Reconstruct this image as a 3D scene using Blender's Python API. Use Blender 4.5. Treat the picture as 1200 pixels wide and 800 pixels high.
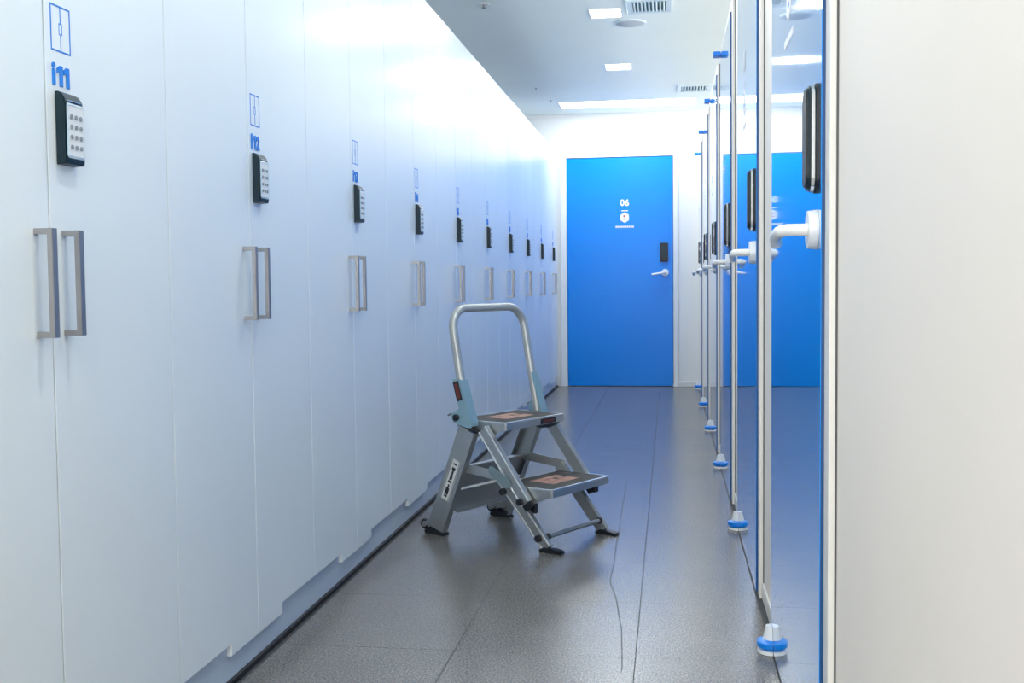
import bpy, bmesh, math, random
from mathutils import Vector, Matrix
random.seed(7)
for o in list(bpy.data.objects): bpy.data.objects.remove(o)
SC = bpy.context.scene
COL = SC.collection
# ------------------------------------------------------------------ camera
CAM_F, YAW, PITCH, ROLL, CAM_H = 1270.4, 0.1446, 0.0516, 0.0104, 0.966
def cam_axes():
    f = Vector((-math.sin(YAW)*math.cos(PITCH), math.cos(YAW)*math.cos(PITCH), -math.sin(PITCH)))
    r = Vector((math.cos(YAW), math.sin(YAW), 0)); u = r.cross(f)
    c, s = math.cos(ROLL), math.sin(ROLL)
    return c*r - s*u, c*u + s*r, f
cx_, cy_, cf_ = cam_axes()
cd = bpy.data.cameras.new('camera'); cam = bpy.data.objects.new('camera', cd); COL.objects.link(cam)
cd.sensor_width = 36; cd.lens = CAM_F/1200*36; cd.clip_start = 0.02; cd.clip_end = 60
cam.matrix_world = Matrix(((cx_.x, cy_.x, -cf_.x, 0), (cx_.y, cy_.y, -cf_.y, 0), (cx_.z, cy_.z, -cf_.z, CAM_H), (0, 0, 0, 1)))
SC.camera = cam
# ------------------------------------------------------------------ world, exposure
w = bpy.data.worlds.new('world'); SC.world = w; w.use_nodes = True
w.node_tree.nodes['Background'].inputs[0].default_value = (1, 0.975, 0.91, 1)
w.node_tree.nodes['Background'].inputs[1].default_value = 3.0  # added white fill, enters by the open sides to brighten ceiling and panels
SC.view_settings.view_transform = 'Standard'; SC.view_settings.look = 'None'
SC.view_settings.gamma = 1; SC.view_settings.use_curve_mapping = False
SC.view_settings.exposure = 0.83
DOWNLIGHT_W, PANEL_W = 4.5, 3.6
LAMP_COL = (0.93, 1.0, 0.985)
DOWN_Y = [8.14 - 1.61*k for k in range(7)]
# ------------------------------------------------------------------ main dimensions (metres)
XL, YS, PITCH_L = -1.054, 1.738, 0.9          # locker door plane, first centre seam, locker width
XR = 0.2635                                   # face of the blue storage doors
YE, ZC, ZL = 10.288, 2.5725, 2.2185           # end wall, ceiling, locker tops
YN, XWL, XWR = -2.6, -1.68, 3.6
DX0, DX1, DZ = -.958, .033, 2.154              # end door opening
# ------------------------------------------------------------------ helpers
def material(name, col, rough=0.5, metal=0.0, coat=0.0, coat_rough=0.05, spec=0.5, bump=0.0, bscale=200, var=0.0, vscale=3.0, speck=None, ior=1.5, emit=None):
    m = bpy.data.materials.new(name); m.use_nodes = True; nt = m.node_tree; N = nt.nodes; Lk = nt.links
    b = N['Principled BSDF']; b.inputs['Base Color'].default_value = (*col, 1)
    b.inputs['Roughness'].default_value = rough; b.inputs['Metallic'].default_value = metal
    b.inputs['Coat Weight'].default_value = coat; b.inputs['Coat Roughness'].default_value = coat_rough
    b.inputs['Specular IOR Level'].default_value = spec; b.inputs['IOR'].default_value = ior
    tc = N.new('ShaderNodeTexCoord')
    if emit:
        b.inputs['Emission Color'].default_value = (*emit[0], 1); b.inputs['Emission Strength'].default_value = emit[1]
    out = None
    if var > 0 or speck:
        nz = N.new('ShaderNodeTexNoise'); nz.inputs['Scale'].default_value = vscale; nz.inputs['Detail'].default_value = 3
        Lk.new(tc.outputs['Object'], nz.inputs['Vector'])
        mr = N.new('ShaderNodeMapRange'); mr.inputs['From Min'].default_value = .3; mr.inputs['From Max'].default_value = .7
        mr.inputs['To Min'].default_value = 1-var; mr.inputs['To Max'].default_value = 1+var
        Lk.new(nz.outputs['Fac'], mr.inputs['Value'])
        mx = N.new('ShaderNodeVectorMath'); mx.operation = 'SCALE'; mx.inputs[0].default_value = col
        Lk.new(mr.outputs['Result'], mx.inputs['Scale']); out = mx.outputs['Vector']
    if speck:
        sc, amt = speck
        v = N.new('ShaderNodeTexNoise'); v.inputs['Scale'].default_value = sc; v.inputs['Detail'].default_value = 2
        Lk.new(tc.outputs['Object'], v.inputs['Vector'])
        r = N.new('ShaderNodeMapRange'); r.inputs['From Min'].default_value = .32; r.inputs['From Max'].default_value = .68
        r.inputs['To Min'].default_value = 1-amt; r.inputs['To Max'].default_value = 1+amt
        Lk.new(v.outputs['Fac'], r.inputs['Value'])
        m2 = N.new('ShaderNodeVectorMath'); m2.operation = 'SCALE'; Lk.new(out, m2.inputs[0]); Lk.new(r.outputs['Result'], m2.inputs['Scale']); out = m2.outputs['Vector']
    if out: Lk.new(out, b.inputs['Base Color'])
    if bump > 0:
        nb = N.new('ShaderNodeTexNoise'); nb.inputs['Scale'].default_value = bscale; nb.inputs['Detail'].default_value = 2
        Lk.new(tc.outputs['Object'], nb.inputs['Vector'])
        bp = N.new('ShaderNodeBump'); bp.inputs['Strength'].default_value = bump; bp.inputs['Distance'].default_value = .002
        Lk.new(nb.outputs['Fac'], bp.inputs['Height']); Lk.new(bp.outputs['Normal'], b.inputs['Normal'])
    return m
M = {}
M['locker'] = material('white_satin_laminate', (.79, .845, .875), .30, bump=.03, bscale=60, var=.01, coat=.3, coat_rough=.25)
M['body'] = material('locker_body_seam_shade', (.42, .45, .50), .5, var=.01)  # white carcass greyed to put shade into the narrow door seams
M['plinth'] = material('pale_grey_plinth', (.50, .58, .68), .35, var=.02)
M['blackstrip'] = material('black_rubber_strip', (.012, .013, .016), .5, var=.1)
M['wall'] = material('white_wall_paint', (.80, .82, .83), .55, bump=.05, bscale=250, var=.01)
M['rpanel'] = material('off_white_panel', (.86, .80, .76), .5, bump=.05, bscale=300, var=.01)
M['jamb'] = material('light_grey_aluminium_frame', (.80, .78, .76), .35, var=.01)
M['ceiling'] = material('ceiling_paint', (.86, .94, .92), .7, bump=.03, bscale=200, var=.01)
M['tile'] = material('speckled_grey_vinyl', (.155, .142, .128), .25, bump=.05, bscale=400, var=.07, vscale=5, speck=(190, .62), spec=.85)
M['joint'] = material('dark_tile_joint', (.045, .045, .05), .7, var=.1)
M['blue'] = material('glossy_blue_laminate', (.000, .28, .85), .06, coat=1.0, coat_rough=.03, var=.01, ior=1.4)
M['blue_end'] = material('satin_blue_door_paint', (.000, .25, .82), .25, spec=.25, var=.01)
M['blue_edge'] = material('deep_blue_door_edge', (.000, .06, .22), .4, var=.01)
M['blueplastic'] = material('bright_blue_plastic', (.000, .23, .80), .3, var=.01)
M['print'] = material('blue_print', (.000, .20, .72), .4, var=.01)
M['whiteprint'] = material('white_print', (.88, .88, .88), .45, var=.01)
M['redprint'] = material('red_print', (.45, .06, .03), .5, var=.05)
M['steel'] = material('brushed_steel', (.36, .355, .36), .30, metal=.9, var=.03, vscale=40)
M['chrome'] = material('polished_chrome', (.62, .65, .68), .08, metal=1, var=.01)
M['alu'] = material('satin_aluminium', (.40, .42, .43), .36, metal=.75, var=.05, vscale=12, bump=.05, bscale=90)
M['alu_light'] = material('bright_aluminium_rib', (.72, .74, .75), .25, metal=.7, var=.03)
M['rail'] = material('pale_grey_rail_metal', (.46, .47, .46), .4, metal=.5, var=.03)
M['bracket'] = material('blue_grey_bracket', (.26, .41, .48), .38, metal=.35, var=.04)
M['black'] = material('black_plastic', (.008, .010, .014), .45, var=.05)
M['navy'] = material('dark_navy_housing', (.004, .020, .034), .35, spec=.35, var=.05)
M['keyplate'] = material('pale_key_plate', (.72, .74, .76), .35, var=.01)
M['key'] = material('grey_keys', (.22, .25, .29), .4, var=.02)
M['tread'] = material('charcoal_grip_tread', (.075, .070, .064), .7, var=.25, vscale=60, bump=.5, bscale=300)
M['orange'] = material('worn_orange_print', (.42, .21, .15), .6, var=.35, vscale=60)
M['darkred'] = material('dark_red_print', (.15, .025, .018), .5, var=.05)
M['surround'] = material('pale_blue_surround', (.50, .64, .74), .3, var=.01)
M['plate'] = material('grey_link_plate', (.22, .30, .33), .38, metal=.4, var=.04)
M['gap_shade'] = material('dark_grey_gap_shade', (.10, .10, .11), .6, var=.02)
M['white'] = material('white_plastic', (.80, .81, .82), .3, var=.01)
M['sticker'] = material('white_sticker', (.62, .64, .64), .4, var=.02)
M['vent'] = material('vent_white', (.66, .78, .82), .4, var=.01)
M['ventdark'] = material('vent_inside', (.16, .27, .30), .7, var=.05)
M['diffuser'] = material('lamp_diffuser', (.9, .9, .9), .5, emit=((.97, .99, 1), 6.0), var=.01)
M['scratch'] = material('scratch_dark', (.06, .06, .065), .5, var=.1)

def finish(name, bm, mat, parent=None, smooth=False, mats=None):
    me = bpy.data.meshes.new(name)
    bmesh.ops.recalc_face_normals(bm, faces=bm.faces[:])
    bm.to_mesh(me); bm.free()
    for mm in (mats or [mat]): me.materials.append(mm)
    if smooth:
        for p in me.polygons: p.use_smooth = True
        try: me.set_sharp_from_angle(angle=math.radians(38))
        except Exception: pass
    o = bpy.data.objects.new(name, me); COL.objects.link(o)
    if parent: o.parent = parent
    return o
def box(bm, x0, x1, y0, y1, z0, z1, bev=0, seg=1, mi=0, rot=None):
    r = bmesh.ops.create_cube(bm, size=1); vs = r['verts']
    for v in vs: v.co = Vector(((x0+x1)/2+v.co.x*(x1-x0), (y0+y1)/2+v.co.y*(y1-y0), (z0+z1)/2+v.co.z*(z1-z0)))
    fs = list({f for v in vs for f in v.link_faces})
    if bev > 0:
        es = list({e for v in vs for e in v.link_edges})
        g = bmesh.ops.bevel(bm, geom=es, offset=bev, segments=seg, affect='EDGES', profile=.5)
        fs = list(set(g['faces']) | {f for f in fs if f.is_valid}); vs = list({v for f in fs for v in f.verts})
    for f in fs: f.material_index = mi
    if rot: bmesh.ops.transform(bm, matrix=rot, verts=vs)
    return vs
def prism(bm, pts, axis, a, b, bev=0, mi=0):
    """extrude a 2-D outline along an axis ('x','y','z') from a to b"""
    def mk(p, t):
        return {'x': (t, p[0], p[1]), 'y': (p[0], t, p[1]), 'z': (p[0], p[1], t)}[axis]
    A = [bm.verts.new(mk(p, a)) for p in pts]; B = [bm.verts.new(mk(p, b)) for p in pts]
    fs = [bm.faces.new(A), bm.faces.new(B[::-1])]
    n = len(pts)
    for i in range(n): fs.append(bm.faces.new((A[i], A[(i+1) % n], B[(i+1) % n], B[i])))
    for f in fs: f.material_index = mi
    if bev > 0:
        es = list(set(fs[0].edges) | set(fs[1].edges))
        bmesh.ops.recalc_face_normals(bm, faces=fs)
        bmesh.ops.bevel(bm, geom=es, offset=bev, segments=2, affect='EDGES')
def rrect(x0, x1, z0, z1, r, n=5):
    out = []
    for cx, cz, a0 in ((x1-r, z1-r, 0), (x0+r, z1-r, 90), (x0+r, z0+r, 180), (x1-r, z0+r, 270)):
        for i in range(n+1):
            a = math.radians(a0+90*i/n); out.append((cx+r*math.cos(a), cz+r*math.sin(a)))
    return out
def tube(bm, pts, r, seg=14, flat=1.0, side=None, cap=True):
    """sweep an ellipse along pts; 'side' fixes the wide axis (r), the other is r*flat"""
    pts = [Vector(p) for p in pts]; rings = []
    up = Vector((0, 0, 1))
    for i, p in enumerate(pts):
        t = (pts[min(i+1, len(pts)-1)] - pts[max(i-1, 0)]).normalized()
        if side is not None: a = Vector(side); a = (a - t*a.dot(t)).normalized()
        else:
            a = t.cross(up)
            a = Vector((1, 0, 0)) - t*t.x if a.length < .05 else a
            a.normalize()
        b = t.cross(a).normalized()
        rings.append([bm.verts.new(p + a*r*math.cos(2*math.pi*k/seg) + b*r*flat*math.sin(2*math.pi*k/seg)) for k in range(seg)])
    for i in range(len(rings)-1):
        for k in range(seg):
            bm.faces.new((rings[i][k], rings[i][(k+1) % seg], rings[i+1][(k+1) % seg], rings[i+1][k]))
    if cap: bm.faces.new(rings[0]); bm.faces.new(rings[-1][::-1])
def cyl(bm, a, b, r0, r1=None, seg=20):
    a, b = Vector(a), Vector(b); r1 = r0 if r1 is None else r1
    t = (b-a).normalized(); x = t.orthogonal().normalized(); y = t.cross(x)
    A = [bm.verts.new(a+(x*math.cos(2*math.pi*k/seg)+y*math.sin(2*math.pi*k/seg))*r0) for k in range(seg)]
    B = [bm.verts.new(b+(x*math.cos(2*math.pi*k/seg)+y*math.sin(2*math.pi*k/seg))*r1) for k in range(seg)]
    for k in range(seg): bm.faces.new((A[k], A[(k+1) % seg], B[(k+1) % seg], B[k]))
    bm.faces.new(A); bm.faces.new(B[::-1])
def tag(o, label=None, cat=None, group=None, kind=None):
    if label: o['label'] = label
    if cat: o['category'] = cat
    if group: o['group'] = group
    if kind: o['kind'] = kind
    return o
def empty(name, loc=(0, 0, 0), rz=0):
    o = bpy.data.objects.new(name, None); COL.objects.link(o); o.location = loc; o.rotation_euler = (0, 0, rz); o.empty_display_size = .1
    return o
def part(name, mat, parent, fn, smooth=False, mats=None):
    bm = bmesh.new(); fn(bm); return finish(name, bm, mat, parent, smooth, mats)
def struct(name, mat, fn, label, cat, parent=None, smooth=False):
    o = part(name, mat, parent, fn, smooth)
    return tag(o, label, cat, kind='structure') if parent is None else o
_txt = {}
def text_mesh(s, height, width, depth=.0006, bold=.0):
    """lettering as a mesh in its own x/y plane, fitted to width x height, centred on x, base at 0"""
    key = (s, height, width)
    if key in _txt: return _txt[key]
    cu = bpy.data.curves.new('lettering', 'FONT'); cu.body = s; cu.size = 1; cu.offset = bold; cu.extrude = .01; cu.resolution_u = 2
    o = bpy.data.objects.new('lettering', cu); COL.objects.link(o)
    dg = bpy.context.evaluated_depsgraph_get(); me = bpy.data.meshes.new_from_object(o.evaluated_get(dg))
    bpy.data.objects.remove(o)
    xs = [v.co.x for v in me.vertices]; ys = [v.co.y for v in me.vertices]
    for v in me.vertices:
        v.co.x = (v.co.x-(min(xs)+max(xs))/2)/(max(xs)-min(xs))*width
        v.co.y = (v.co.y-min(ys))/(max(ys)-min(ys))*height
        v.co.z = depth if v.co.z > 0 else 0
    me.name = 'lettering'; _txt[key] = me
    return me
def place_text(s, height, width, mat, parent, loc, facing, bold=.02, depth=.0006, name='lettering'):
    me = text_mesh(s, height, width, depth, bold)
    if not me.materials: me.materials.append(mat)
    o = bpy.data.objects.new(name, me); COL.objects.link(o); o.parent = parent
    rot = {'+x': (math.pi/2, 0, math.pi/2), '-x': (math.pi/2, 0, -math.pi/2), '-y': (math.pi/2, 0, 0)}[facing]
    o.rotation_euler = rot; o.location = loc
    return o

# ------------------------------------------------------------------ room shell
floor = struct('floor', M['joint'], lambda b: box(b, XWL, XWR, YN, YE+.1, -.10, -.0025), 'speckled grey vinyl tile floor of the narrow corridor', 'floor')
TX = [-1.044, -.568, -.090, .262]; TP = .487; TY0 = 2.782-TP*11
tile_mesh = {}
for j in range(27):
    y0 = TY0+j*TP; y1 = min(y0+TP, YE-.002)
    if y0 < YN: y0 = YN+.0
    if y1-y0 < .02: continue
    for i in range(3):
        key = (i, round(y1-y0, 3))
        if key not in tile_mesh:
            bm = bmesh.new(); g = .0008
            box(bm, g, TX[i+1]-TX[i]-g, g, y1-y0-g, -.0025, 0, bev=.0005)
            t = finish('floor_tile', bm, M['tile'], floor); tile_mesh[key] = t.data
        else:
            t = bpy.data.objects.new('floor_tile', tile_mesh[key]); COL.objects.link(t); t.parent = floor
        t.location = (TX[i], y0, 0)
def scr(b):
    P_ = [(-.212, 5.40), (-.205, 4.7), (-.199, 4.2), (-.198, 3.97), (-.192, 3.7), (-.196, 3.5), (-.166, 3.315), (-.146, 3.1), (-.137, 3.024), (-.128, 2.85), (-.121, 2.70), (-.122, 2.68)]
    tube(b, [(x, y, .0001) for x, y in P_], .0014, seg=6, flat=.35, side=(1, 0, 0))
part('scratch_mark', M['scratch'], floor, scr)

struct('ceiling', M['ceiling'], lambda b: box(b, XWL, XWR, YN, YE+.1, ZC, ZC+.1), 'smooth pale ceiling above the lockers and doors', 'ceiling')
struct('wall_left', M['wall'], lambda b: box(b, XWL-.1, XWL, YN, YE+.1, 0, ZC), 'white wall behind the row of lockers', 'wall')
struct('light_block_behind_door', M['wall'], lambda b: box(b, DX0-.1, DX1+.1, YE+.1, YE+.15, 0, DZ+.1), 'added unseen backing that blocks light behind the blue end door', 'wall')  # added backing, stops world light leaking through the end door gaps
def endwall(b):
    box(b, XWL, DX0-.012, YE, YE+.1, 0, ZC); box(b, DX1+.012, XWR, YE, YE+.1, 0, ZC); box(b, DX0-.012, DX1+.012, YE, YE+.1, DZ+.012, ZC)
struct('wall_end', M['wall'], endwall, 'white end wall around the blue door', 'wall')
def frame(b):
    box(b, DX0-.066, DX0-.004, YE-.016, YE-.0005, 0, DZ+.03, bev=.002)
    box(b, DX1+.004, DX1+.045, YE-.016, YE-.0005, 0, DZ+.03, bev=.002)
    box(b, DX0-.004, DX1+.004, YE-.016, YE-.0005, DZ+.004, DZ+.03, bev=.002)
struct('trim_1', M['wall'], frame, 'white frame around the blue end door', 'door frame')
struct('baseboard_end', M['wall'], lambda b: box(b, DX1+.046, .262, YE-.012, YE-.0005, 0, .045, bev=.002), 'low white baseboard right of the blue end door', 'baseboard')

def door_sign(parent, num, cx, plane, facing, zoff=0):
    """number, dash, hexagon badge and a line of tiny print"""
    def P3(a, z, d):   # a = position across the leaf
        return (cx+a, plane-d, z) if facing == '-y' else (plane-d, cx+a, z)
    sg = 1 if facing == '-y' else -1
    if num: place_text(num, .066, .085, M['whiteprint'], parent, P3(0, 1.699+zoff, .0006), facing, bold=.03)
    g = part('sign_badge', M['whiteprint'], parent, lambda b: prism(b, [(cx+.046*math.cos(math.radians(30+60*k)), 1.592+zoff+.050*math.sin(math.radians(30+60*k))) for k in range(6)], 'y' if facing == '-y' else 'x', plane-.0010, plane-.0002))
    def glyph(b):
        ax = 'y' if facing == '-y' else 'x'
        for q in [(-.012, .002, .004, .022), (-.012, .014, -.018, -.008)]:
            a0, a1 = sorted((cx+sg*q[0], cx+sg*q[1]))
            prism(b, [(a0, 1.592+zoff+q[2]), (a1, 1.592+zoff+q[2]), (a1, 1.592+zoff+q[3]), (a0, 1.592+zoff+q[3])], ax, plane-.0016, plane-.0010)
    part('badge_symbol', M['redprint'] if facing == '-y' else M['print'], g, glyph)
    def small(b):
        ax = 'y' if facing == '-y' else 'x'
        prism(b, [(cx-.032, 1.651+zoff), (cx+.032, 1.651+zoff), (cx+.032, 1.660+zoff), (cx-.032, 1.660+zoff)], ax, plane-.0010, plane-.0002)
        for k in range(10):
            a = cx-.085+k*.0175
            prism(b, [(a, 1.497+zoff), (a+.0135, 1.497+zoff), (a+.0135, 1.515+zoff), (a, 1.515+zoff)], ax, plane-.0010, plane-.0002)
    part('small_print', M['whiteprint'], parent, small)

# end door
PD = YE-.008
d1 = struct('door_1', M['blue_end'], lambda b: box(b, DX0, DX1, PD, YE+.04, .006, DZ, bev=.0015), 'blue door numbered 06 at the end of the corridor', 'door')
place_dummy = door_sign(d1, '06', -.415, PD, '-y')
def end_lock(b):
    prism(b, rrect(-.088, -.012, 1.172, 1.350, .012), 'y', PD-.022, PD-.0005, bev=.003)
lk = part('door_lock', M['black'], d1, end_lock, True)
part('lock_panel', M['navy'], lk, lambda b: prism(b, rrect(-.080, -.020, 1.21, 1.342, .008), 'y', PD-.0235, PD-.0220))
def end_lever(b):
    cyl(b, (-.040, PD-.0005, 1.072), (-.040, PD-.012, 1.072), .034, .032, 28)
    tube(b, [(-.040, PD-.010, 1.072), (-.040, PD-.035, 1.072), (-.044, PD-.048, 1.071), (-.060, PD-.054, 1.069), (-.10, PD-.054, 1.062), (-.150, PD-.052, 1.056), (-.162, PD-.050, 1.054)], .0105)
tag(part('door_handle', M['white'], d1, end_lever, True), 'white lever handle')

# ------------------------------------------------------------------ right side: storage cabin front
RS, RP, RW = 1.97, 1.44, .93          # first door start, bay pitch, leaf width
ZW, ZD = 2.19, 2.14
XP = .284                             # plane of the plain panels
words = ['nearest', 'second nearest', 'third nearest', 'third farthest', 'second farthest', 'farthest']
struct('wall_right', M['rpanel'], lambda b: box(b, XP, XP+.03, YN, RS-.062, 0, ZW, bev=.0015), 'plain off-white panel wall in the right foreground', 'wall')
trim_n = 2
for k in range(6):
    s = RS+RP*k; e = s+RW; nxt = s+RP-.062 if k < 5 else YE-.002
    # jamb at lock side (proud of the panel) and a thin one at the hinge side, plus header
    def jm(b, s=s, e=e, nxt=nxt):
        box(b, .270, XP+.03, s-.058, s-.003, 0, ZW, bev=.001)
        box(b, .276, XP+.03, e+.004, e+.012, 0, ZW, bev=.0008)
        box(b, .270, XP+.03, s-.003, e+.004, ZD+.004, ZW, bev=.001)
    struct(f'trim_{trim_n}', M['jamb'], jm, f'pale metal frame around the {words[k]} blue storage door', 'door frame'); trim_n += 1
    part('gap_shade', M['gap_shade'], bpy.data.objects[f'trim_{trim_n-1}'], lambda b: box(b, XP-.0035, XP-.0002, s-.0605, s-.0582, .002, ZW-.002))  # dark strip painting the shadow line of the gap between jamb and panel
    if nxt-(e+.014) > .02:
        pn = struct(f'wall_right_{k+2}', M['rpanel'], lambda b: box(b, XP, XP+.03, e+.014, nxt, 0, ZW, bev=.0008), f'narrow white panel beyond the {words[k]} blue storage door', 'wall')
        struct(f'baseboard_right_{k+1}', M['jamb'], lambda b: box(b, XP-.006, XP-.0005, e+.02, nxt-.002, 0, .05, bev=.001), f'low pale baseboard beyond the {words[k]} blue storage door', 'baseboard')
    def leaf(b, s=s, e=e):
        box(b, XR, XR+.030, s, e, .008, ZD, bev=.0012)
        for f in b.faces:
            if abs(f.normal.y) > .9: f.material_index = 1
    dr = part(f'door_{k+2}', None, None, leaf, mats=[M['blue'], M['blue_edge']])
    tag(dr, f'{words[k]} glossy blue storage door on the right with white lever', 'door', 'blue storage doors on the right', 'structure')
    door_sign(dr, '%02d' % (12-k), s+.53, XR, '-x', zoff=.012 if k else 0.0)
    # lock with chrome surround
    def lock(b, s=s):
        prism(b, rrect(s+.018, s+.084, 1.130, 1.316, .026, 7), 'x', XR-.021, XR-.0003, bev=.004)
    lo = part('door_lock', M['navy'], dr, lock, True)
    part('chrome_ring', M['chrome'], lo, lambda b, s=s: prism(b, rrect(s+.0155, s+.0865, 1.1275, 1.3185, .028, 7), 'x', XR-.0145, XR-.0085, bev=.001), True)
    part('lock_panel', M['black'], lo, lambda b, s=s: prism(b, rrect(s+.024, s+.078, 1.137, 1.309, .022, 7), 'x', XR-.0235, XR-.0205), True)
    part('lock_back_plate', M['black'], lo, lambda b, s=s: prism(b, rrect(s+.014, s+.088, 1.126, 1.320, .028, 7), 'x', XR-.0055, XR-.0002), True)
    def lever(b, s=s):
        y = s+.055; z = 1.061
        cyl(b, (XR-.0003, y, z), (XR-.017, y, z), .036, .034, 32)
        p = [(XR-.012, y, z), (XR-.040, y, z), (XR-.052, y+.004, z), (XR-.060, y+.014, z-.001), (XR-.063, y+.03, z-.002), (XR-.064, y+.07, z-.005), (XR-.063, y+.105, z-.008), (XR-.061, y+.125, z-.013), (XR-.058, y+.135, z-.020)]
        tube(b, p, .0112, seg=16)
    tag(part('door_handle', M['white'], dr, lever, True), 'white lever handle')
    # pivots at the hinge side: white cone on a blue plate on a white foot; blue block at the top
    yp = s+RW-.035
    def half(b, r, z0, z1, r1=None, n=14, y=yp):
        r1 = r if r1 is None else r1
        A = [b.verts.new((XR-.0005-r*math.sin(math.pi*i/n), y+r*math.cos(math.pi*i/n), z0)) for i in range(n+1)]
        B = [b.verts.new((XR-.0005-r1*math.sin(math.pi*i/n), y+r1*math.cos(math.pi*i/n), z1)) for i in range(n+1)]
        b.faces.new(A); b.faces.new(B[::-1])
        for i in range(n+1): j = (i+1) % (n+1); b.faces.new((A[i], A[j], B[j], B[i]))
    pv = part('floor_pivot', M['white'], dr, lambda b: (half(b, .024, .034, .070, .016), half(b, .038, .001, .010, .037)), True)
    part('pivot_plate', M['blueplastic'], pv, lambda b: (half(b, .030, .010, .018, .039), half(b, .039, .018, .030, .039), half(b, .039, .030, .036, .026)), True)
    part('top_pivot', M['blueplastic'], dr, lambda b, yp=yp: box(b, XR-.038, XR-.0005, yp-.032, yp+.032, ZD-.012, ZD+.012, bev=.003))

# ------------------------------------------------------------------ lockers
struct('baseboard_left', M['plinth'], lambda b: box(b, XL-.030, XL-.012, YN+.01, YE-.02, 0, .112), 'pale blue-grey plinth under the white lockers', 'baseboard')
struct('trim_8', M['blackstrip'], lambda b: box(b, XL-.012, XL-.002, YN+.01, YE-.02, 0, .013, bev=.001), 'thin black strip between locker plinth and floor', 'trim')
H = PITCH_L/2; G = .0019; DT = .018
def door_mesh(side):
    """stepped lower edge: the inner 175 mm hangs lower"""
    zt, zh, zlow = ZL-.004, .104, .074
    if side < 0: pts = [(-H+G, zh), (-.175, zh), (-.175, zlow), (-G, zlow), (-G, zt), (-H+G, zt)]
    else: pts = [(G, zlow), (.175, zlow), (.175, zh), (H-G, zh), (H-G, zt), (G, zt)]
    bm = bmesh.new(); prism(bm, pts, 'x', -DT, 0, bev=.0008)
    return bm
def handle_fn(y):
    def f(b):
        z0, z1 = .886, 1.070; w2 = .008; e = .034; t = .010
        pts = [(0.0003, z0), (e, z0), (e, z1), (0.0003, z1), (0.0003, z1-t), (e-t, z1-t), (e-t, z0+t), (0.0003, z0+t)]
        prism(b, pts, 'y', y-w2, y+w2, bev=.0010)
    return f
def keypad_fn(b):
    y0, y1, z0, z1 = .026, .086, 1.185, 1.311
    # side profile (x out of the door, z) with a curved top, extruded across the width
    pts = [(.0003, z0), (.019, z0+.001), (.021, z0+.006), (.021, z1-.024), (.019, z1-.014), (.013, z1-.004), (.006, z1), (.0003, z1)]
    prism(b, pts, 'y', y0, y1, bev=.0025)
def keyframe_fn(b):
    outer = rrect(.028, .0845, 1.196, 1.291, .006, 4); inner = rrect(.0310, .0815, 1.200, 1.288, .004, 4)
    A = [b.verts.new((.0212, p[0], p[1])) for p in outer]; B = [b.verts.new((.0226, p[0], p[1])) for p in inner]
    n = len(A)
    for i in range(n): b.faces.new((A[i], A[(i+1) % n], B[(i+1) % n], B[i]))
    C = [b.verts.new((.0212, p[0], p[1])) for p in inner]
    for i in range(n): b.faces.new((B[i], B[(i+1) % n], C[(i+1) % n], C[i]))
def buttons_fn(b):
    for r in range(4):
        for c in range(3):
            y = .0415+c*.0150; z = 1.2155+r*.0175
            cyl(b, (.0216, y, z), (.0236, y, z), .0043, .0038, 10)
def symbol_fn(b):
    y0, y1, z0, z1, t = .021, .083, 1.381, 1.461, .0027
    def r(a0, a1, c0, c1): box(b, .0001, .0007, a0, a1, c0, c1)
    r(y0, y1, z0, z0+t); r(y0, y1, z1-t, z1); r(y0, y0+t, z0+t, z1-t); r(y1-t, y1, z0+t, z1-t)
    m = (y0+y1)/2; q = .0010; zz = (z0+z1)/2
    r(m-q, m+q, z0+t, zz-.010); r(m-q, m+q, zz+.010, z1-t)
    r(m-.005, m+.005, zz-.010, zz-.0085); r(m-.005, m+.005, zz+.0085, zz+.010)
    r(m-.005, m-.0038, zz-.0085, zz+.0085); r(m+.0038, m+.005, zz-.0085, zz+.0085)
places = ['nearest the viewer at the left edge', 'second in the row from the viewer', 'third in the row from the viewer', 'fourth in the row, left of the folding step',
          'fifth in the row, behind the step rail', 'sixth in the row from the viewer', 'fourth from the blue end door', 'third from the blue end door',
          'second from the blue end door', 'last in the row beside the blue end door']
root = empty('locker', (XL, YS, 0))
proto_parts = []
part('body', M['body'], root, lambda b: box(b, -.600, -.0195, -H+.001, H-.001, .1125, ZL))
for sd in (-1, 1):
    d = finish('door', door_mesh(sd), M['locker'], root)
    part('handle', M['steel'], d, handle_fn(.042*sd), True)
kp = part('keypad', M['navy'], root, keypad_fn, True)
part('key_plate', M['keyplate'], kp, lambda b: prism(b, rrect(.031, .0815, 1.200, 1.288, .004, 4), 'x', .0206, .0217))
part('plate_surround', M['surround'], kp, keyframe_fn)
part('button_set', M['key'], kp, buttons_fn, True)
part('card_slot', M['chrome'], kp, lambda b: box(b, .0195, .0216, .034, .0785, 1.2935, 1.2960, bev=.0006))
part('locker_symbol', M['print'], root, symbol_fn)
def children(o, allobs): return [c for c in allobs if c.parent == o]
def copy_tree(o, parent=None, allobs=None):
    c = o.copy(); COL.objects.link(c)
    if parent: c.parent = parent
    for ch in children(o, allobs): copy_tree(ch, c, allobs)
    return c
allobs = list(bpy.data.objects)
for i in range(10):
    L = root if i == 0 else copy_tree(root, None, allobs)
    L.location = (XL, YS+PITCH_L*i, 0)
    tag(L, f'tall white double-door locker i{11+i}, {places[i]}', 'locker', 'white lockers along the left wall')
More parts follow.
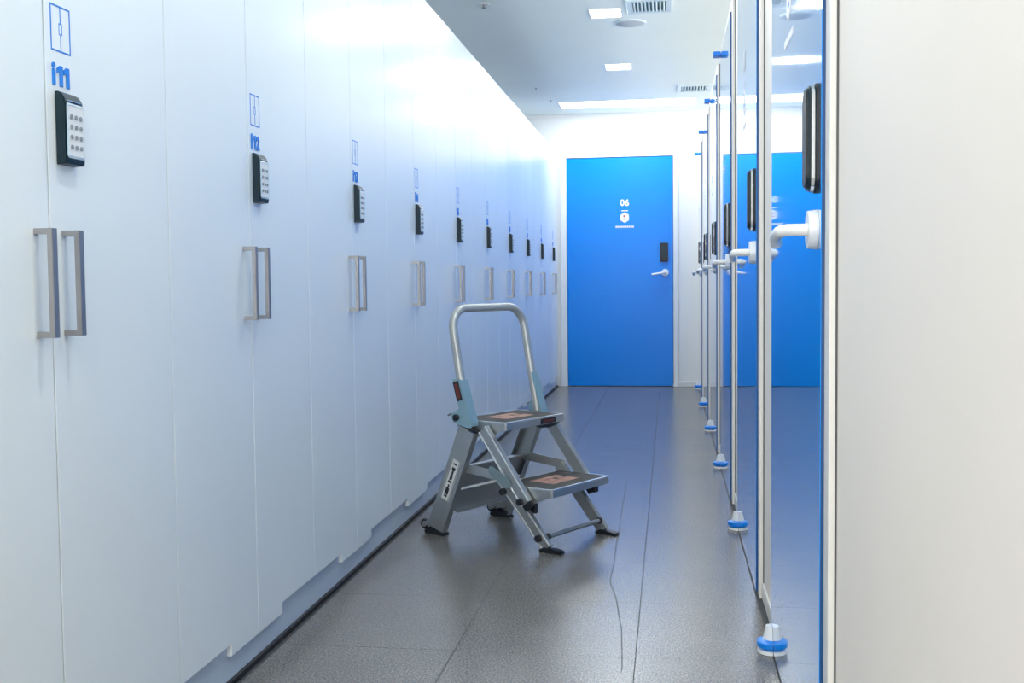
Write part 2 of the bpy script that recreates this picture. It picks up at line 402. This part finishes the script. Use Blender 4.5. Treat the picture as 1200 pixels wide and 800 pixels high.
for i in range(10):
    L = root if i == 0 else bpy.data.objects['locker.%03d' % i]
    n2 = str(11+i)[1]
    g = empty('number_lettering', (0, 0, 0)); g.parent = L
    def dot_i(b):
        prism(b, rrect(.0210, .0300, 1.3215, 1.3490, .0015, 3), 'x', .0003, .0023)
    part('lettering', M['print'], g, dot_i)
    part('lettering', M['print'], g, lambda b: cyl(b, (.0003, .0255, 1.3550), (.0023, .0255, 1.3550), .0050, None, 14))
    def one(b, y):
        prism(b, [(y-.0015, 1.3215), (y+.0085, 1.3215), (y+.0085, 1.3570), (y-.0015, 1.3570), (y-.0095, 1.3515), (y-.0095, 1.3430), (y-.0015, 1.3460)], 'x', .0003, .0023, bev=.0004)
    if i < 9: part('lettering', M['print'], g, lambda b: one(b, .0450))
    else:
        place_text('2', .036, .021, M['print'], g, (.0003, .0430, 1.3212), '+x', bold=.035, depth=.002)
        place_text('0', .036, .021, M['print'], g, (.0003, .0670, 1.3212), '+x', bold=.035, depth=.002)
    if i == 0: part('lettering', M['print'], g, lambda b: one(b, .0660))
    elif i < 9: place_text(n2, .036, .021, M['print'], g, (.0003, .0665, 1.3212), '+x', bold=.035, depth=.002)

# ------------------------------------------------------------------ ceiling fittings
def area(name, x, y, sx, sy, watt):
    ld = bpy.data.lights.new(name, 'AREA'); ld.shape = 'RECTANGLE'; ld.size = sx; ld.size_y = sy; ld.energy = watt; ld.color = LAMP_COL
    return ld
where = ['nearest the blue end door', 'next to the square ceiling vent', 'just outside the top of the view', 'above the step stool side of the corridor',
         'above the nearest lockers', 'right above the viewer', 'behind the viewer']
for i, y in enumerate(DOWN_Y):
    if y < YN+.3: continue
    r = empty('ceiling_light', (-.37, y, ZC))
    def rim(b):
        a, t = .098, .008
        box(b, -a, a, -a-.012, -a-.012+t, -.004, 0); box(b, -a, a, a+.012-t, a+.012, -.004, 0)
        box(b, -a, -a+t, -a-.012+t, a+.012-t, -.004, 0); box(b, a-t, a, -a-.012+t, a+.012-t, -.004, 0)
    part('rim', M['white'], r, rim)
    part('diffuser', M['diffuser'], r, lambda b: box(b, -.089, .089, -.101, .101, -.0015, 0))
    l = bpy.data.objects.new('lamp', area('lamp', 0, 0, .17, .19, DOWNLIGHT_W)); COL.objects.link(l); l.parent = r; l.location = (0, 0, -.003)
    tag(r, f'small square recessed ceiling light, {where[i]}', 'ceiling light', 'square downlights')
pr = empty('panel_light', (-.365, 9.775, ZC))
def prim(b):
    box(b, -.61, .61, -.185, -.170, -.005, 0); box(b, -.61, .61, .170, .185, -.005, 0); box(b, -.61, -.595, -.170, .170, -.005, 0); box(b, .595, .61, -.170, .170, -.005, 0)
part('rim', M['white'], pr, prim)
part('diffuser', M['diffuser'], pr, lambda b: box(b, -.595, .595, -.170, .170, -.002, 0))
l = bpy.data.objects.new('lamp', area('lamp', 0, 0, 1.17, .32, PANEL_W)); COL.objects.link(l); l.parent = pr; l.location = (0, 0, -.0035)
tag(pr, 'long flat ceiling light panel crosswise before the end wall', 'ceiling light')
def vent(x, y, a, c, label, slats_dir):
    r = empty('ceiling_vent', (x, y, ZC))
    t = .035
    def fr(b):
        box(b, -a, a, -c, -c+t, -.010, 0, bev=.002); box(b, -a, a, c-t, c, -.010, 0, bev=.002)
        box(b, -a, -a+t, -c+t, c-t, -.010, 0, bev=.002); box(b, a-t, a, -c+t, c-t, -.010, 0, bev=.002)
    part('vent_frame', M['vent'], r, fr)
    part('backing', M['ventdark'], r, lambda b: box(b, -a+t, a-t, -c+t, c-t, -.001, 0))
    n = 9; w_ = (2*(a-t))/n
    for k in range(n):
        xx = -a+t+w_*(k+.5)
        part('slat', M['vent'], r, lambda b: box(b, xx-.0035, xx+.0035, -c+t, c-t, -.012, -.0012, rot=Matrix.Translation((xx, 0, -.006)) @ Matrix.Rotation(math.radians(20 if k < n/2 else -20), 4, 'Y') @ Matrix.Translation((-xx, 0, .006))))
    tag(r, label, 'vent', 'ceiling vents')
vent(-.112, 6.40, .130, .150, 'square slatted ceiling vent beside the nearer square light', 0)
vent(.205, 9.13, .140, .150, 'slatted ceiling vent over the cabin tops near the end wall', 0)
sp = empty('ceiling_speaker', (-.235, 6.80, ZC))
part('rim', M['vent'], sp, lambda b: cyl(b, (0, 0, 0), (0, 0, -.007), .098, .094, 36), True)
tag(part('grille', material('speaker_grille', (.50, .54, .56), .6, bump=.4, bscale=900, var=.02), sp, lambda b: cyl(b, (0, 0, -.007), (0, 0, -.0085), .084, .082, 36), True), 'grey perforated disc')
tag(sp, 'round flat ceiling speaker behind the square vent', 'speaker')
for i, (x, y, lab) in enumerate([(-1.045, 6.2, 'small sprinkler head over the lockers near the top edge'), (-1.073, 8.87, 'tiny sprinkler head over the lockers further back'), (-1.02, 9.5, 'tiny sensor dot near the end of the locker tops')]):
    s_ = empty('sprinkler_head' if i < 2 else 'ceiling_sensor', (x, y, ZC)); k_ = 1 if i == 0 else .6
    part('rose_plate', M['white'], s_, lambda b: cyl(b, (0, 0, 0), (0, 0, -.004*k_), .034*k_, .030*k_, 24), True)
    def tip(b):
        cyl(b, (0, 0, -.004*k_), (0, 0, -.020*k_), .009*k_, .006*k_, 12); cyl(b, (0, 0, -.020*k_), (0, 0, -.022*k_), .013*k_, .013*k_, 12)
    part('nozzle', M['key'], s_, tip, True)
    tag(s_, lab, 'sprinkler' if i < 2 else 'sensor')

# ------------------------------------------------------------------ step stool (local x = forward, y = across, z = up)
st = empty('step_stool', (-.438, 3.821, 0), math.atan2(-.504, .864))
tag(st, 'two-step folding aluminium safety step with tall handrail standing by the lockers', 'step stool')
WV = .433
def bar(b, p0, p1, width, y0, y1, bev=.0015):
    """flat bar in the side plane from p0 to p1 (x,z)"""
    d = Vector((p1[0]-p0[0], p1[1]-p0[1])).normalized(); n = Vector((-d.y, d.x))*width/2
    pts = [(p0[0]+n.x, p0[1]+n.y), (p1[0]+n.x, p1[1]+n.y), (p1[0]-n.x, p1[1]-n.y), (p0[0]-n.x, p0[1]-n.y)]
    prism(b, pts, 'y', y0, y1, bev=bev)
def lerp(a, b, t): return (a[0]+(b[0]-a[0])*t, a[1]+(b[1]-a[1])*t)
for sd in (0, 1):
    def Y(v, sd=sd): return v if sd == 0 else WV-v      # v measured inward from the outer face
    def pl(b, p0, p1, width, v0, v1, bev=.0015):
        a, c = sorted((Y(v0), Y(v1))); bar(b, p0, p1, width, a, c, bev)
    # rear leg: wide C channel
    R0, R1 = (-.548, .012), (-.374, .425)
    def rear(b):
        d = Vector((R1[0]-R0[0], R1[1]-R0[1])).normalized(); n = Vector((-d.y, d.x)); w_ = .080
        pl(b, R0, R1, w_, 0, .003, 0)
        for sg in (-1, 1):
            o_ = n*sg*(w_/2-.0015)
            pl(b, (R0[0]+o_.x, R0[1]+o_.y), (R1[0]+o_.x, R1[1]+o_.y), .003, .003, .028, 0)
    rl = part('rear_leg', M['alu'], st, rear)
    def rfoot(b):
        a, c = sorted((Y(-.003), Y(.032)))
        prism(b, [(-.598, .002), (-.598, .012), (-.566, .030), (-.512, .014), (-.498, .010), (-.498, 0), (-.590, 0)], 'y', a, c, bev=.001)
    part('rubber_foot', M['black'], rl, rfoot)
    def wheel(b):
        n = 24; a, c = sorted((Y(.002), Y(.024)))
        ro, ri = .021, .012
        rings = []
        for (r_, y_) in ((ri, a), (ro-.003, a), (ro, a+.004), (ro, c-.004), (ro-.003, c), (ri, c)):
            rings.append([b.verts.new((-.603+r_*math.cos(2*math.pi*i/n), y_, .034+r_*math.sin(2*math.pi*i/n))) for i in range(n)])
        for q in range(6):
            A, B = rings[q], rings[(q+1) % 6]
            for i in range(n): b.faces.new((A[i], A[(i+1) % n], B[(i+1) % n], B[i]))
    wh = part('wheel', M['black'], st, wheel, True)
    def hub(b):
        a, c = sorted((Y(.000), Y(.026)))
        cyl(b, (-.603, a, .034), (-.603, c, .034), .0115, None, 18); prism(b, [(-.603, .028), (-.603, .042), (-.560, .062), (-.535, .040)], 'y', a+.001, c-.001)
    part('wheel_hub', M['alu'], wh, hub)
    # safety sticker on the outer face (near side shows)
    if sd == 0:
        dd = Vector((R1[0]-R0[0], R1[1]-R0[1])).normalized(); c0 = lerp(R0, R1, .32); c1 = lerp(R0, R1, .70)
        stk = part('warning_sticker', M['sticker'], rl, lambda b: bar(b, c0, c1, .042, -.0008, -.0002, 0))
        def marks(b):
            for t, wd, ln in ((.10, .022, .004), (.22, .024, .014), (.34, .010, .008), (.46, .026, .004), (.56, .018, .010), (.70, .012, .014), (.78, .024, .006), (.90, .026, .003)):
                q = lerp(c0, c1, t); bar(b, (q[0]-dd.x*ln, q[1]-dd.y*ln), (q[0]+dd.x*ln, q[1]+dd.y*ln), wd*.7, -.0013, -.0009, 0)
            for sgn in (-1, 1):
                nn = Vector((-dd.y, dd.x))*.018*sgn
                bar(b, (c0[0]+nn.x, c0[1]+nn.y), (c1[0]+nn.x, c1[1]+nn.y), .0015, -.0013, -.0009, 0)
        part('sticker_print', M['black'], stk, marks)
    # upper link and lower leg, ribbed extrusions
    def ribbed(b, p0, p1, width, v0, v1):
        pl(b, p0, p1, width, v0, v1, .0015)
    U0, U1 = (-.300, .430), (-.098, .172)
    ul = part('upper_link', M['alu'], st, lambda b: ribbed(b, U0, U1, .046, .002, .024))
    L0, L1 = (-.232, .250), (-.020, .012)
    lg = part('front_leg', M['alu'], st, lambda b: ribbed(b, L0, L1, .044, .002, .024) if False else pl(b, L0, L1, .044, -.001 if False else .026, .046, .0015))
    def ribs(b, p0, p1, width, v0):
        d = Vector((p1[0]-p0[0], p1[1]-p0[1])).normalized(); n = Vector((-d.y, d.x))
        for sg in (-1, 1):
            o_ = n*sg*(width/2-.004)
            pl(b, (p0[0]+o_.x, p0[1]+o_.y), (p1[0]+o_.x, p1[1]+o_.y), .0065, v0-.003, v0, .001)
    part('rib', M['alu_light'], ul, lambda b: ribs(b, U0, U1, .046, .002))
    part('rib', M['alu_light'], lg, lambda b: ribs(b, L0, L1, .044, .026))
    def ffoot(b):
        a, c = sorted((Y(.020), Y(.052)))
        prism(b, [(-.050, 0), (-.052, .008), (-.030, .018), (.020, .014), (.040, .010), (.042, .003), (.038, 0)], 'y', a, c, bev=.001)
    part('rubber_foot', M['black'], lg, ffoot)
    # locking plate on the link
    def lp(b):
        a, c = sorted((Y(-.005), Y(-.0015)))
        prism(b, [(-.262, .292), (-.250, .298), (-.175, .262), (-.160, .250), (-.158, .232), (-.172, .222), (-.190, .222), (-.215, .238), (-.255, .262), (-.266, .276)], 'y', a, c, bev=.0008)
    if sd == 0: part('locking_plate', M['plate'], ul, lp)
    part('side_link', M['alu'], st, lambda b: pl(b, (-.430, .272), (-.205, .252), .034, .029, .032, 0))
    for (x, z, r_) in ((-.197, .207, .0125), (-.118, .178, .0125)):
        a, c = sorted((Y(-.012), Y(.004)))
        part('pivot_knob', M['black'], st, lambda b: cyl(b, (x, a, z), (x, c, z), r_, None, 18), True)
    a, c = sorted((Y(.010), Y(.026)))
    part('pivot_knob', M['black'], st, lambda b: cyl(b, (-.053, a, .048), (-.053, c, .048), .0125, None, 18), True)
    # block at the end of the upper link
    part('link_end', M['black'], ul, lambda b: pl(b, (-.100, .176), (-.084, .155), .040, .004, .022, .002))
    # rail bracket: sleeve plus pivot plate
    def brk(b):
        a, c = sorted((Y(-.025), Y(-.021)))
        prism(b, [(-.422, .615), (-.380, .615), (-.330, .452), (-.330, .436), (-.352, .434), (-.410, .448), (-.424, .458), (-.428, .476), (-.418, .490), (-.402, .496), (-.390, .506)], 'y', a, c, bev=.0008)
        a, c = sorted((Y(-.021), Y(.018)))
        prism(b, [(-.384, .612), (-.380, .612), (-.330, .452), (-.330, .440), (-.336, .440)], 'y', a, c)
    bk = part('rail_bracket', M['bracket'], st, brk)
    a, c = sorted((Y(-.033), Y(-.024)))
    part('bracket_knob', M['black'], bk, lambda b: cyl(b, (-.402, a, .470), (-.402, c, .470), .013, None, 18), True)
    part('bracket_pin', M['steel'], bk, lambda b: cyl(b, (-.440, (a+c)/2, .478), (-.424, (a+c)/2, .484), .005, None, 12), True)
    part('seal_strip', M['black'], bk, lambda b: pl(b, (-.436, .452), (-.322, .416), .007, -.006, .026, .001))
    if sd == 0:
        lb = part('rail_label', M['black'], bk, lambda b: bar(b, (-.384, .535), (-.405, .606), .028, -.0262, -.0252, 0))
        part('label_print', M['darkred'], lb, lambda b: bar(b, (-.387, .544), (-.403, .598), .016, -.0268, -.0263, 0))
    else:
        part('bungee_strap', M['black'], bk, lambda b: tube(b, [(-.392, WV+.028, .60), (-.380, WV+.032, .575), (-.388, WV+.028, .55), (-.376, WV+.032, .51), (-.350, WV+.032, .480), (-.338, WV+.028, .440)], .0035, seg=8), True)
# top connecting hinge rod and rear braces
def brace(b, z0, z1, x0, x1, t=.004, flange=.0):
    prism(b, [(x0, z0), (x1, z1), (x1-t, z1+.0005), (x0-t, z0+.0005)], 'y', .029, WV-.029)
ub = part('rear_brace', M['alu'], st, lambda b: (prism(b, [(-.448, .185), (-.410, .280), (-.414, .281), (-.452, .186)], 'y', .004, WV-.004), prism(b, [(-.410, .277), (-.385, .277), (-.385, .281), (-.412, .281)], 'y', .029, WV-.029)))
lbx = part('rear_brace', M['alu'], st, lambda b: (prism(b, [(-.470, .105), (-.442, .178), (-.447, .180), (-.475, .107)], 'y', .004, WV-.004), prism(b, [(-.475, .102), (-.448, .092), (-.448, .096), (-.472, .106)], 'y', .029, WV-.029)))
part('rib', M['alu_light'], lbx, lambda b: prism(b, [(-.444, .176), (-.434, .182), (-.437, .190), (-.448, .186)], 'y', .029, WV-.029, bev=.001))
# front cross bar with end caps
cb = part('cross_bar', M['alu'], st, lambda b: cyl(b, (-.032, .048, .052), (-.032, WV-.048, .052), .0085, None, 16), True)
for ya in (.045, WV-.054):
    part('end_cap', M['black'], cb, lambda b: cyl(b, (-.032, ya, .052), (-.032, ya+.009, .052), .0125, None, 16), True)
# steps
def step(x0, x1, zt, lab, label_on_front):
    y0, y1 = .030, WV-.030; ch = .016
    s_ = empty('step', (0, 0, 0)); s_.parent = st
    out = [(x0, y0), (x1-ch, y0), (x1, y0+ch*.5), (x1, y1-ch*.5), (x1-ch, y1), (x0, y1)]
    out = [(x0, y0), (x1-.006, y0), (x1, y0+.006), (x1, y1-.006), (x1-.006, y1), (x0, y1)]
    pan = part('step_pan', M['alu'], s_, lambda b: prism(b, out, 'z', zt-.030, zt-.004, bev=.001))
    def flange(b):
        for a, c in ((y0+.0005, y0+.004), (y1-.004, y1-.0005)):
            prism(b, [(x0+.05, zt-.029), (x1-.012, zt-.029), (x1-.060, zt-.050), (x1-.085, zt-.060), (x0+.09, zt-.060), (x0+.06, zt-.045)], 'y', a, c)
    part('side_flange', M['alu'], s_, flange)
    def edge(b):
        e_ = [(x0, y0), (x1-.006, y0), (x1, y0+.006), (x1, y1-.006), (x1-.006, y1), (x0, y1)]
        cxm, cym = (x0+x1)/2, (y0+y1)/2
        I = [(cxm+(p[0]-cxm)*(1-.018/(x1-x0)), cym+(p[1]-cym)*(1-.016/(y1-y0))) for p in e_]
        A = [b.verts.new((*p, zt-.004)) for p in e_]; B = [b.verts.new((*p, zt)) for p in e_]; C = [b.verts.new((*p, zt)) for p in I]; D = [b.verts.new((*p, zt-.004)) for p in I]
        for i in range(6):
            j = (i+1) % 6
            for P_, Q_ in ((A, B), (B, C), (C, D)): b.faces.new((P_[i], P_[j], Q_[j], Q_[i]))
    part('edge_trim', M['alu_light'], s_, edge)
    def tread(b):
        n = 22; yy0, yy1 = y0+.009, y1-.009; wd = (yy1-yy0)/n
        box(b, x0+.010, x1-.010, yy0, yy1, zt-.004, zt-.0015)
        m_ = 14; wx = (x1-x0-.02)/m_
        for k in range(m_): box(b, x0+.010+wx*k+.002, x0+.010+wx*(k+1)-.002, yy0, yy1, zt-.0015, zt-.0002)
    part('grip_tread', M['tread'], s_, tread)
    c0_, w0_ = (x0+x1)/2, (y0+y1)/2
    def pr_(b):
        for (ax, bx, ay, by) in ((-.060, .050, -.085, -.040), (-.060, -.030, -.036, .080), (-.026, .050, -.036, .010), (.000, .050, .014, .080), (-.026, -.004, .030, .060)):
            box(b, c0_+ax, c0_+bx, w0_+ay, w0_+by, zt-.0003, zt+.0003)
    part('tread_print', M['orange'], s_, pr_)
    if label_on_front:
        fl = part('front_label', M['black'], s_, lambda b: box(b, x1+.0001, x1+.0009, .245, .345, zt-.028, zt-.007))
        part('label_print', M['darkred'], fl, lambda b: box(b, x1+.0010, x1+.0014, .262, .330, zt-.022, zt-.013))
        part('latch_handle', M['black'], s_, lambda b: prism(b, [(.235, zt-.030), (.385, zt-.030), (.365, zt-.040), (.315, zt-.047), (.265, zt-.044)], 'x', x1-.030, x1-.006, bev=.002))
    return s_
s1 = step(-.450, -.208, .457, '', True)
s2 = step(-.235, .004, .229, '', False)
tag(s1, 'upper step with a dark label on its front edge'); tag(s2, 'lower step')
part('step_support', M['black'], s2, lambda b: box(b, -.055, -.030, .352, .378, .166, .198, bev=.002))
part('step_support', M['black'], s2, lambda b: box(b, -.110, -.085, .047, .062, .130, .170, bev=.002))
# hand rail
def rail(b):
    pts = []
    def ux(z): return -.368-(z-.455)*.185
    for z in (.455, .52, .60, .70, .78): pts.append((ux(z), -.003, z))
    R_ = .085; zt = .880
    for i in range(1, 9):
        a = math.pi/2*i/8
        z = zt-R_+R_*math.sin(a); pts.append((ux(z), -.003+R_*(1-math.cos(a)), z))
    for i in range(8, 0, -1):
        a = math.pi/2*i/8
        z = zt-R_+R_*math.sin(a); pts.append((ux(z), WV+.003-R_*(1-math.cos(a)), z))
    for z in (.78, .70, .60, .52, .455): pts.append((ux(z), WV+.003, z))
    tube(b, pts, .0170, seg=18, flat=.92, side=(1, 0, -.1))
part('hand_rail', M['rail'], st, rail, True)
